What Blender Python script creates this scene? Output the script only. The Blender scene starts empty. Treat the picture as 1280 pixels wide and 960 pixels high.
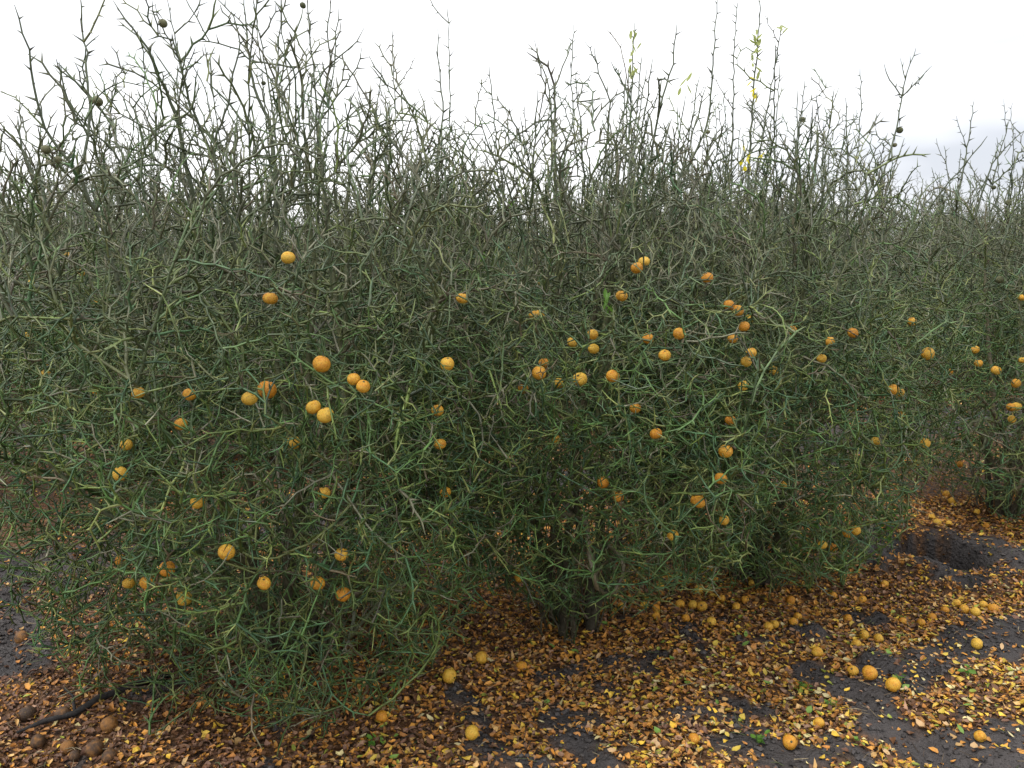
import bpy, math, random
import numpy as np
from mathutils import kdtree, Vector

# ------------------------------------------------------------------ camera, sky, sun, exposure
scene = bpy.context.scene
COL = scene.collection
F = 1005.0                       # focal length in pixels of a 1280 px wide frame
CAM_H = 1.5
PITCH = math.atan(180.0 / F)
cam_data = bpy.data.cameras.new('camera')
cam = bpy.data.objects.new('camera', cam_data)
COL.objects.link(cam)
cam.location = (0, 0, CAM_H)
cam.rotation_euler = (math.pi / 2 - PITCH, 0, 0)
cam_data.sensor_width = 36
cam_data.lens = 36 * F / 1280
cam_data.clip_end = 2000
cam_data.clip_start = 0.05
scene.camera = cam

SUN_EL, SUN_AZ = 66.0, -115.0    # high, veiled sun
world = bpy.data.worlds.new('World')
scene.world = world
world.use_nodes = True
wn = world.node_tree
wn.nodes.clear()
w_out = wn.nodes.new('ShaderNodeOutputWorld')
w_bg = wn.nodes.new('ShaderNodeBackground')
w_sky = wn.nodes.new('ShaderNodeTexSky')
w_sky.sky_type = 'NISHITA'
w_sky.sun_disc = False
w_sky.sun_elevation = math.radians(SUN_EL)
w_sky.sun_rotation = math.radians(SUN_AZ)
w_tc = wn.nodes.new('ShaderNodeTexCoord')
w_no = wn.nodes.new('ShaderNodeTexNoise')
w_no.inputs['Scale'].default_value = 1.6
w_no.inputs['Detail'].default_value = 4
w_map = wn.nodes.new('ShaderNodeMapping')
w_map.inputs['Scale'].default_value = (1, 1, 3.0)
w_map.inputs['Location'].default_value = (0.35, 0.2, 0.75)
w_ramp = wn.nodes.new('ShaderNodeValToRGB')
w_ramp.color_ramp.elements[0].position = 0.27
w_ramp.color_ramp.elements[0].color = (0.52, 0.54, 0.59, 1)
w_ramp.color_ramp.elements[1].position = 0.47
w_ramp.color_ramp.elements[1].color = (1.0, 1.0, 1.02, 1)
w_mul = wn.nodes.new('ShaderNodeVectorMath')
w_mul.operation = 'SCALE'
w_mul.inputs['Scale'].default_value = 8.6
w_mix = wn.nodes.new('ShaderNodeMixRGB')
w_mix.inputs['Fac'].default_value = 0.93          # cloud cover over the clear sky
wn.links.new(w_tc.outputs['Generated'], w_map.inputs['Vector'])
wn.links.new(w_map.outputs['Vector'], w_no.inputs['Vector'])
wn.links.new(w_no.outputs['Fac'], w_ramp.inputs['Fac'])
wn.links.new(w_ramp.outputs['Color'], w_mul.inputs[0])
wn.links.new(w_sky.outputs['Color'], w_mix.inputs['Color1'])
wn.links.new(w_mul.outputs['Vector'], w_mix.inputs['Color2'])
wn.links.new(w_mix.outputs['Color'], w_bg.inputs['Color'])
w_bg.inputs['Strength'].default_value = 0.13
wn.links.new(w_bg.outputs['Background'], w_out.inputs['Surface'])

sun_data = bpy.data.lights.new('sun', 'SUN')
sun_data.energy = 1.5
sun_data.angle = math.radians(12)
sun_data.color = (1.0, 0.97, 0.92)
sun = bpy.data.objects.new('sun', sun_data)
COL.objects.link(sun)
sun.rotation_euler = (math.radians(90 - SUN_EL), 0, math.radians(180 - SUN_AZ) + math.pi)
_az = math.radians(SUN_AZ)
_to_sun = Vector((math.sin(_az) * math.cos(math.radians(SUN_EL)), math.cos(_az) * math.cos(math.radians(SUN_EL)), math.sin(math.radians(SUN_EL))))
sun.rotation_euler = _to_sun.to_track_quat('Z', 'Y').to_euler()

scene.view_settings.view_transform = 'Standard'
scene.view_settings.look = 'None'
scene.view_settings.exposure = 0.45
scene.view_settings.gamma = 1.0
scene.view_settings.use_curve_mapping = False
scene.render.engine = 'CYCLES'
scene.cycles.max_bounces = 4
scene.cycles.diffuse_bounces = 1
scene.cycles.glossy_bounces = 2
scene.cycles.use_denoising = True

RND = random.Random(7)
NPR = np.random.RandomState(11)

# ------------------------------------------------------------------ helpers
CP, SP = math.cos(PITCH), math.sin(PITCH)
def ray(px, py):
    """Direction through a photograph pixel, one metre of view depth long."""
    a = (px - 640) / F
    b = -(py - 480) / F
    return (a, CP + b * SP, -SP + b * CP)
def at(px, py, depth):
    r = ray(px, py)
    return (r[0] * depth, r[1] * depth, CAM_H + r[2] * depth)
def on_ground(px, py):
    r = ray(px, py)
    t = -CAM_H / r[2]
    return (r[0] * t, r[1] * t)

def vnoise(x, y, scale, seed):
    """Smooth value noise in -1..1."""
    rs = np.random.RandomState(seed)
    tab = rs.rand(256, 256) * 2 - 1
    fx, fy = np.asarray(x) / scale + 1000.0, np.asarray(y) / scale + 1000.0
    ix, iy = np.floor(fx).astype(int), np.floor(fy).astype(int)
    u, v = fx - ix, fy - iy
    u, v = u * u * (3 - 2 * u), v * v * (3 - 2 * v)
    g = lambda i, j: tab[i % 256, j % 256]
    return (g(ix, iy) * (1 - u) + g(ix + 1, iy) * u) * (1 - v) + (g(ix, iy + 1) * (1 - u) + g(ix + 1, iy + 1) * u) * v

def tag(o, label=None, category=None, group=None, kind=None):
    if label: o['label'] = label
    if category: o['category'] = category
    if group: o['group'] = group
    if kind: o['kind'] = kind
    return o

def mesh_from(name, verts, faces, mats, colors=None, smooth=True, mat_index=None):
    """faces: list of int arrays (n,3) or (n,4), written with foreach_set."""
    me = bpy.data.meshes.new(name)
    verts = np.asarray(verts, np.float32)
    me.vertices.add(len(verts))
    me.vertices.foreach_set('co', verts.ravel())
    loops = np.concatenate([f.ravel() for f in faces]).astype(np.int32)
    counts = np.concatenate([np.full(len(f), f.shape[1], np.int32) for f in faces])
    starts = np.concatenate([[0], np.cumsum(counts)[:-1]]).astype(np.int32)
    me.loops.add(len(loops))
    me.loops.foreach_set('vertex_index', loops)
    me.polygons.add(len(counts))
    me.polygons.foreach_set('loop_start', starts)
    me.polygons.foreach_set('use_smooth', np.full(len(counts), smooth, bool))
    if mat_index is not None:
        me.polygons.foreach_set('material_index', np.asarray(mat_index, np.int32))
    for m in (mats if isinstance(mats, (list, tuple)) else [mats]):
        me.materials.append(m)
    if colors is not None:
        at_ = me.attributes.new('tone', 'FLOAT_COLOR', 'POINT')
        c4 = np.ones((len(verts), 4), np.float32)
        c4[:, :3] = colors
        at_.data.foreach_set('color', c4.ravel())
    me.update(calc_edges=True)
    me.validate()
    return me

def link(name, me, parent=None, loc=(0, 0, 0)):
    o = bpy.data.objects.new(name, me)
    COL.objects.link(o)
    o.location = loc
    o.parent = parent
    return o

# ------------------------------------------------------------------ materials
def new_mat(name):
    m = bpy.data.materials.new(name)
    m.use_nodes = True
    nt = m.node_tree
    b = nt.nodes['Principled BSDF']
    return m, nt, b
def node(nt, kind, **kw):
    n = nt.nodes.new(kind)
    for k, v in kw.items():
        n.inputs[k].default_value = v
    return n

def tone_mat(name, rough, spec, noise_scale, noise_amt, bump=0.0, bump_scale=200, sub=0.0, grey=(0.5, 0.5, 0.45)):
    m, nt, b = new_mat(name)
    a = nt.nodes.new('ShaderNodeAttribute'); a.attribute_name = 'tone'
    tc = nt.nodes.new('ShaderNodeTexCoord')
    n = node(nt, 'ShaderNodeTexNoise', Scale=noise_scale, Detail=3.0)
    nt.links.new(tc.outputs['Object'], n.inputs['Vector'])
    r = nt.nodes.new('ShaderNodeMapRange')
    r.inputs['From Min'].default_value = 0.3; r.inputs['From Max'].default_value = 0.7
    r.inputs['To Min'].default_value = 1 - noise_amt; r.inputs['To Max'].default_value = 1 + noise_amt
    nt.links.new(n.outputs['Fac'], r.inputs['Value'])
    mu = nt.nodes.new('ShaderNodeVectorMath'); mu.operation = 'SCALE'
    nt.links.new(a.outputs['Color'], mu.inputs[0]); nt.links.new(r.outputs['Result'], mu.inputs['Scale'])
    nt.links.new(mu.outputs['Vector'], b.inputs['Base Color'])
    b.inputs['Roughness'].default_value = rough
    b.inputs['Specular IOR Level'].default_value = spec
    if bump:
        n2 = node(nt, 'ShaderNodeTexNoise', Scale=bump_scale, Detail=2.0)
        nt.links.new(tc.outputs['Object'], n2.inputs['Vector'])
        bp = node(nt, 'ShaderNodeBump', Strength=bump, Distance=0.004)
        nt.links.new(n2.outputs['Fac'], bp.inputs['Height'])
        nt.links.new(bp.outputs['Normal'], b.inputs['Normal'])
    return m
M_twig = tone_mat('green_twig', 0.42, 0.5, 45, 0.42)
M_bark = tone_mat('ridged_bark', 0.75, 0.3, 60, 0.35, 0.6, 240)
M_litter = tone_mat('dry_leaf', 0.55, 0.4, 60, 0.25)
M_leaf = tone_mat('fresh_leaf', 0.45, 0.4, 80, 0.15)
_nt = M_leaf.node_tree
_b = _nt.nodes['Principled BSDF']; _o = [n for n in _nt.nodes if n.type == 'OUTPUT_MATERIAL'][0]
_t = _nt.nodes.new('ShaderNodeBsdfTranslucent'); _m = _nt.nodes.new('ShaderNodeMixShader'); _m.inputs['Fac'].default_value = .5
_nt.links.new(_b.inputs['Base Color'].links[0].from_socket, _t.inputs['Color'])
_nt.links.new(_b.outputs['BSDF'], _m.inputs[1]); _nt.links.new(_t.outputs['BSDF'], _m.inputs[2]); _nt.links.new(_m.outputs['Shader'], _o.inputs['Surface'])

def fruit_mat(name, c0, c1, c2, rough=0.42):
    m, nt, b = new_mat(name)
    tc = nt.nodes.new('ShaderNodeTexCoord')
    oi = nt.nodes.new('ShaderNodeObjectInfo')
    n = node(nt, 'ShaderNodeTexNoise', Scale=1.7, Detail=4.0)
    ad = nt.nodes.new('ShaderNodeVectorMath'); ad.operation = 'ADD'
    nt.links.new(tc.outputs['Object'], ad.inputs[0]); nt.links.new(oi.outputs['Location'], ad.inputs[1])
    nt.links.new(ad.outputs['Vector'], n.inputs['Vector'])
    rp = nt.nodes.new('ShaderNodeValToRGB')
    e = rp.color_ramp.elements
    e[0].position, e[0].color = 0.3, (*c0, 1)
    e[1].position, e[1].color = 0.7, (*c2, 1)
    k = rp.color_ramp.elements.new(0.5); k.color = (*c1, 1)
    mx = nt.nodes.new('ShaderNodeMath'); mx.operation = 'MULTIPLY_ADD'
    mx.inputs[1].default_value = 0.5; 
    nt.links.new(oi.outputs['Random'], mx.inputs[0])
    sb = nt.nodes.new('ShaderNodeMath'); sb.operation = 'SUBTRACT'; sb.inputs[1].default_value = 0.25
    nt.links.new(n.outputs['Fac'], sb.inputs[0]); nt.links.new(sb.outputs[0], mx.inputs[2])
    nt.links.new(mx.outputs[0], rp.inputs['Fac'])
    # small dark specks of soot and scab
    n3 = node(nt, 'ShaderNodeTexNoise', Scale=6.0, Detail=3.0)
    nt.links.new(ad.outputs['Vector'], n3.inputs['Vector'])
    r3 = nt.nodes.new('ShaderNodeMapRange')
    r3.inputs['From Min'].default_value = 0.58; r3.inputs['From Max'].default_value = 0.74
    nt.links.new(n3.outputs['Fac'], r3.inputs['Value'])
    mm = nt.nodes.new('ShaderNodeMixRGB'); mm.inputs['Color2'].default_value = (0.16, 0.09, 0.02, 1)
    nt.links.new(r3.outputs['Result'], mm.inputs['Fac']); nt.links.new(rp.outputs['Color'], mm.inputs['Color1'])
    nt.links.new(mm.outputs['Color'], b.inputs['Base Color'])
    b.inputs['Roughness'].default_value = rough
    n2 = node(nt, 'ShaderNodeTexNoise', Scale=14.0, Detail=2.0)
    nt.links.new(tc.outputs['Object'], n2.inputs['Vector'])
    bp = node(nt, 'ShaderNodeBump', Strength=0.35, Distance=0.1)
    nt.links.new(n2.outputs['Fac'], bp.inputs['Height']); nt.links.new(bp.outputs['Normal'], b.inputs['Normal'])
    return m
M_fruit = fruit_mat('orange_peel', (0.62, 0.25, 0.016), (0.71, 0.36, 0.03), (0.77, 0.47, 0.055))
M_fruit_green = fruit_mat('green_peel', (0.07, 0.085, 0.03), (0.10, 0.115, 0.05), (0.15, 0.15, 0.07), 0.6)
M_fruit_brown = fruit_mat('rotten_peel', (0.045, 0.024, 0.012), (0.10, 0.048, 0.018), (0.26, 0.115, 0.025), 0.6)
m_, nt_, b_ = new_mat('fruit_calyx')
b_.inputs['Base Color'].default_value = (0.06, 0.06, 0.025, 1); b_.inputs['Roughness'].default_value = 0.8
M_calyx = m_

def ground_mat():
    m, nt, b = new_mat('moist_soil')
    tc = nt.nodes.new('ShaderNodeTexCoord')
    at_ = nt.nodes.new('ShaderNodeAttribute'); at_.attribute_name = 'tone'     # red: how much decayed leaf lies in the soil
    sep = nt.nodes.new('ShaderNodeSeparateColor'); nt.links.new(at_.outputs['Color'], sep.inputs['Color'])
    n1 = node(nt, 'ShaderNodeTexNoise', Scale=2.2, Detail=8.0); nt.links.new(tc.outputs['Object'], n1.inputs['Vector'])
    soil = nt.nodes.new('ShaderNodeValToRGB')
    soil.color_ramp.elements[0].position = 0.32; soil.color_ramp.elements[0].color = (0.030, 0.027, 0.027, 1)
    soil.color_ramp.elements[1].position = 0.70; soil.color_ramp.elements[1].color = (0.105, 0.092, 0.088, 1)
    nt.links.new(n1.outputs['Fac'], soil.inputs['Fac'])
    n2 = node(nt, 'ShaderNodeTexNoise', Scale=34.0, Detail=4.0); nt.links.new(tc.outputs['Object'], n2.inputs['Vector'])
    mould = nt.nodes.new('ShaderNodeValToRGB')
    mould.color_ramp.elements[0].position = 0.35; mould.color_ramp.elements[0].color = (0.045, 0.024, 0.014, 1)
    mould.color_ramp.elements[1].position = 0.66; mould.color_ramp.elements[1].color = (0.24, 0.115, 0.042, 1)
    nt.links.new(n2.outputs['Fac'], mould.inputs['Fac'])
    mx = nt.nodes.new('ShaderNodeMixRGB')
    nt.links.new(sep.outputs['Red'], mx.inputs['Fac'])
    nt.links.new(soil.outputs['Color'], mx.inputs['Color1']); nt.links.new(mould.outputs['Color'], mx.inputs['Color2'])
    nt.links.new(mx.outputs['Color'], b.inputs['Base Color'])
    rr = nt.nodes.new('ShaderNodeMapRange')
    rr.inputs['From Min'].default_value = 0.35; rr.inputs['From Max'].default_value = 0.65
    rr.inputs['To Min'].default_value = 0.5; rr.inputs['To Max'].default_value = 0.85
    nt.links.new(n1.outputs['Fac'], rr.inputs['Value']); nt.links.new(rr.outputs['Result'], b.inputs['Roughness'])
    b.inputs['Specular IOR Level'].default_value = 0.4
    n3 = node(nt, 'ShaderNodeTexNoise', Scale=60.0, Detail=6.0); nt.links.new(tc.outputs['Object'], n3.inputs['Vector'])
    bp = node(nt, 'ShaderNodeBump', Strength=1.0, Distance=0.035)
    nt.links.new(n3.outputs['Fac'], bp.inputs['Height']); nt.links.new(bp.outputs['Normal'], b.inputs['Normal'])
    return m
M_ground = ground_mat()

# ------------------------------------------------------------------ ground
ROW_DIR = np.array([0.895, 0.446])
ROW_NRM = np.array([-0.446, 0.895])
ROW_O = np.array([0.22, 3.13])
def row_coords(x, y):
    dx, dy = x - ROW_O[0], y - ROW_O[1]
    return dx * ROW_DIR[0] + dy * ROW_DIR[1], dx * ROW_NRM[0] + dy * ROW_NRM[1]

SOIL_STROKES = [   # bare soil showing through the leaves: photo points on the ground, half width in metres
    ([(1330, 775), (1270, 795), (1200, 818), (1140, 836), (1100, 846)], .15),
    ([(1035, 850), (1075, 880), (1100, 915)], .10),
    ([(1000, 848), (1040, 855)], .05),
    ([(588, 868), (606, 900), (636, 945), (650, 975)], .075),
    ([(636, 874), (676, 880)], .055), ([(706, 905), (742, 938), (755, 960)], .095),
    ([(676, 843), (712, 836)], .05), ([(748, 826), (802, 832)], .05), ([(760, 866), (775, 870)], .04),
    ([(930, 945), (985, 955), (1030, 958)], .11), ([(900, 872), (960, 895)], .05),
    ([(1112, 690), (1180, 700), (1250, 700), (1300, 690)], .13), ([(1140, 722), (1200, 735), (1250, 722)], .07),
    ([(925, 808), (945, 806)], .06), ([(995, 790), (1012, 795)], .05), ([(1068, 765), (1085, 768)], .06), ([(905, 778), (925, 782)], .04),
    ([(1205, 965), (1290, 930)], .16), ([(862, 790), (880, 830)], .03), ([(960, 850), (985, 870)], .05),
    ([(1130, 935), (1165, 945)], .08), ([(-60, 700), (0, 760), (30, 830)], .16),
]
def seg_dist(x, y, a, b):
    ax, ay = a; bx, by = b
    dx, dy = bx - ax, by - ay
    t = np.clip(((x - ax) * dx + (y - ay) * dy) / (dx * dx + dy * dy + 1e-9), 0, 1)
    return np.hypot(x - ax - t * dx, y - ay - t * dy)
_strokes = [([on_ground(*p) for p in pts], w) for pts, w in SOIL_STROKES]
HOLE = on_ground(1178, 694)
def smooth01(v):
    v = np.clip(v, 0, 1)
    return v * v * (3 - 2 * v)
def soil_amount(x, y):
    """1 on bare soil, 0 under full leaf cover."""
    x, y = np.asarray(x, float), np.asarray(y, float)
    wob = 0.055 * vnoise(x, y, .13, 5) + 0.05 * vnoise(x, y, .05, 6) - .012
    s = np.zeros_like(x)
    for pts, w in _strokes:
        d = np.min([seg_dist(x, y, pts[i], pts[i + 1]) for i in range(len(pts) - 1)], axis=0)
        s = np.maximum(s, smooth01((w * .88 + wob - d) / 0.07 + 0.5))
    s = np.maximum(s, smooth01((.35 + 2.2 * wob - np.hypot((x - HOLE[0]) / 1.3, y - HOLE[1])) / .08 + .5))
    u, v = row_coords(x, y)
    v3 = np.abs((v + 1.5) % 3.0 - 1.5)
    alley = smooth01((v3 - 0.95 + 5 * wob) / 0.3) * (v > 0.0)
    front = smooth01((-2.3 - v + 5 * wob) / 0.35)
    patchy = smooth01((vnoise(x, y, .23, 8) + .6 * vnoise(x, y, .09, 9) - 0.86) / .25) * 0.85
    return np.clip(np.maximum.reduce([s, alley, front, patchy]), 0, 1)
def height(x, y):
    x, y = np.asarray(x, float), np.asarray(y, float)
    near = np.exp(-(np.hypot(x, y - 3) / 9.0) ** 2)
    s = soil_amount(x, y)
    h = 0.03 * vnoise(x, y, .8, 1) + 0.018 * vnoise(x, y, .26, 2)
    h = h + (0.004 + 0.020 * s) * vnoise(x, y, .10, 3) + 0.014 * s * np.abs(vnoise(x, y, .055, 4)) + .018 * s * np.abs(vnoise(x, y, .17, 44))
    d = np.hypot((x - HOLE[0]) / .92, y - HOLE[1]) + .055 * vnoise(x, y, .12, 41) + .035 * vnoise(x, y, .05, 42)
    h = h - 0.36 * smooth01((0.215 - d) / 0.07) + 0.055 * np.exp(-((d - .33) / .10) ** 2)
    return h * near
def axis(lo, hi, step, far, n):
    mid = np.arange(lo, hi, step)
    g = np.geomspace(step * 2, far, n)
    return np.concatenate([lo - g[::-1], mid, hi + g])
gx, gy = axis(-3.6, 4.4, .024, 420, 26), axis(1.7, 7.2, .024, 420, 26)
GX, GY = np.meshgrid(gx, gy)
GZ = height(GX, GY)
nx, ny = len(gx), len(gy)
idx = np.arange(nx * ny).reshape(ny, nx)
quads = np.stack([idx[:-1, :-1], idx[:-1, 1:], idx[1:, 1:], idx[1:, :-1]], -1).reshape(-1, 4)
tone = np.zeros((nx * ny, 3)); tone[:, 0] = np.clip(1 - soil_amount(GX, GY), 0, 1).ravel()
far_m = np.hypot(GX, GY - 3).ravel() > 30
tone[far_m, 0] = 0.4
ground = link('ground', mesh_from('ground', np.stack([GX.ravel(), GY.ravel(), GZ.ravel()], -1), [quads], M_ground, tone))
tag(ground, 'dark moist orchard soil with patches of bare earth and a dug hole', 'soil', kind='structure')
def hgt(x, y):
    return float(height(np.array([x]), np.array([y]))[0])

# ------------------------------------------------------------------ tubes and thorns
SIDES = 4
def tubes(polys, sides=SIDES):
    """polys: list of (pts (n,3), radii (n,), colour0, colour1) -> verts, faces, colours"""
    P = np.concatenate([p[0] for p in polys]); R = np.concatenate([p[1] for p in polys])
    ln = np.array([len(p[0]) for p in polys]); st = np.concatenate([[0], np.cumsum(ln)[:-1]])
    pid = np.repeat(np.arange(len(polys)), ln)
    N = len(P)
    nxt = np.minimum(np.arange(N) + 1, N - 1); prv = np.maximum(np.arange(N) - 1, 0)
    last = np.zeros(N, bool); last[st + ln - 1] = True
    first = np.zeros(N, bool); first[st] = True
    nxt[last] = np.arange(N)[last]; prv[first] = np.arange(N)[first]
    T = P[nxt] - P[prv]; T /= np.linalg.norm(T, axis=1, keepdims=True) + 1e-9
    ov = P[st + ln - 1] - P[st]; ov /= np.linalg.norm(ov, axis=1, keepdims=True) + 1e-9
    ref = np.where(np.abs(ov[:, 2:3]) < .7, np.array([[0, 0, 1.]]), np.array([[1., 0.3, 0]]))
    U = np.cross(T, ref[pid]); U /= np.linalg.norm(U, axis=1, keepdims=True) + 1e-9
    V = np.cross(T, U)
    ang = np.arange(sides) * 2 * np.pi / sides
    ring = P[:, None, :] + R[:, None, None] * (np.cos(ang)[None, :, None] * U[:, None, :] + np.sin(ang)[None, :, None] * V[:, None, :])
    verts = ring.reshape(-1, 3)
    i = np.arange(N)[~last]
    k = np.arange(sides)
    a = i[:, None] * sides + k; b = i[:, None] * sides + (k + 1) % sides
    quads = np.stack([a, b, b + sides, a + sides], -1).reshape(-1, 4)
    c0 = np.array([p[2] for p in polys]); c1 = np.array([p[3] for p in polys])
    f = (np.arange(N) - st[pid]) / np.maximum(ln[pid] - 1, 1)
    C = c0[pid] * (1 - f[:, None]) + c1[pid] * f[:, None]
    return verts, quads, np.repeat(C, sides, axis=0)

def thorns(base, dirs, length, rad, col, tipcol, bend, fine=False):
    """slightly curved three-sided thorns, broad at the foot"""
    n = len(base)
    d = dirs / (np.linalg.norm(dirs, axis=1, keepdims=True) + 1e-9)
    ref = np.where(np.abs(d[:, 2:3]) < .7, np.array([[0, 0, 1.]]), np.array([[1., 0, 0]]))
    u = np.cross(d, ref); u /= np.linalg.norm(u, axis=1, keepdims=True) + 1e-9
    v = np.cross(d, u)
    ang = np.arange(3) * 2 * np.pi / 3
    off = np.cos(ang)[None, :, None] * u[:, None] + np.sin(ang)[None, :, None] * v[:, None]
    L = length[:, None]
    if fine:
        r0 = base[:, None] + off * rad[:, None, None] * 1.25
        verts = np.concatenate([r0, (base + d * L)[:, None]], 1).reshape(-1, 3)
        o = (np.arange(n) * 4)[:, None]
        k = np.arange(3); k2 = (k + 1) % 3
        t = np.stack([o + k, o + k2, np.broadcast_to(o + 3, (n, 3))], -1).reshape(-1, 3)
        C = np.repeat(col[:, None], 4, 1); C[:, 3] = tipcol
        return verts, None, t, C.reshape(-1, 3)
    mid = base + d * L * 0.45
    tip = base + d * L + bend
    r0 = base[:, None] + off * rad[:, None, None] * 1.6
    r1 = mid[:, None] + off * rad[:, None, None] * 0.85
    verts = np.concatenate([r0, r1, tip[:, None]], 1).reshape(-1, 3)
    o = (np.arange(n) * 7)[:, None]
    k = np.arange(3); k2 = (k + 1) % 3
    q = np.stack([o + k, o + k2, o + 3 + k2, o + 3 + k], -1).reshape(-1, 4)
    t = np.stack([o + 3 + k, o + 3 + k2, np.broadcast_to(o + 6, (n, 3))], -1).reshape(-1, 3)
    C = np.repeat(col[:, None], 7, 1); C[:, 6] = tipcol; C[:, 3:6] = C[:, 3:6] * .85 + tipcol[:, None] * .15
    return verts, q, t, C.reshape(-1, 3)

# ------------------------------------------------------------------ growing a shrub
def norm(a):
    l = math.sqrt(a[0] * a[0] + a[1] * a[1] + a[2] * a[2]) or 1e-9
    return (a[0] / l, a[1] / l, a[2] / l)
def rvec(r):
    while True:
        a = (r.uniform(-1, 1), r.uniform(-1, 1), r.uniform(-1, 1))
        if 0.05 < a[0] ** 2 + a[1] ** 2 + a[2] ** 2 < 1:
            return norm(a)
def grow(r, p, d, target, step, zig, bend, nmin, nmax, wob=.12, trop=0.0):
    pts = [p]
    s = rvec(r); sg = 1
    live = True
    near = 1e9
    b0 = bend
    while len(pts) < nmax:
        if live:
            to = (target[0] - p[0], target[1] - p[1], target[2] - p[2])
            dist = math.sqrt(to[0] ** 2 + to[1] ** 2 + to[2] ** 2)
            bend = min(.6, b0 + .018 * len(pts))
            near = min(near, dist)
            if dist < step * .8 or dist > near + step * 1.2:
                live = False
                if len(pts) >= nmin: break
            else:
                k = bend / dist
                d = norm((d[0] * (1 - bend) + to[0] * k + r.gauss(0, wob), d[1] * (1 - bend) + to[1] * k + r.gauss(0, wob), d[2] * (1 - bend) + to[2] * k + r.gauss(0, wob) + trop))
        else:
            if len(pts) >= nmin: break
        e = norm((d[0] + s[0] * zig * sg, d[1] + s[1] * zig * sg, d[2] + s[2] * zig * sg))
        q = step * r.uniform(.7, 1.3)
        p = (p[0] + e[0] * q, p[1] + e[1] * q, max(p[2] + e[2] * q, .012))
        pts.append(p); sg = -sg
    return pts

TWIG_TONES = [((.064, .122, .033), .39), ((.052, .112, .047), .17), ((.108, .150, .036), .24), ((.178, .205, .064), .11), ((.165, .160, .105), .06), ((.11, .085, .05), .04)]
def pick_tone(r):
    x = r.random()
    for c, w in TWIG_TONES:
        x -= w
        if x <= 0: break
    j = r.choice((.6, .75, .9, 1.0, 1.1, 1.3, 1.65)) * r.uniform(.9, 1.1)
    return (c[0] * j, c[1] * j, c[2] * j)

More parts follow.
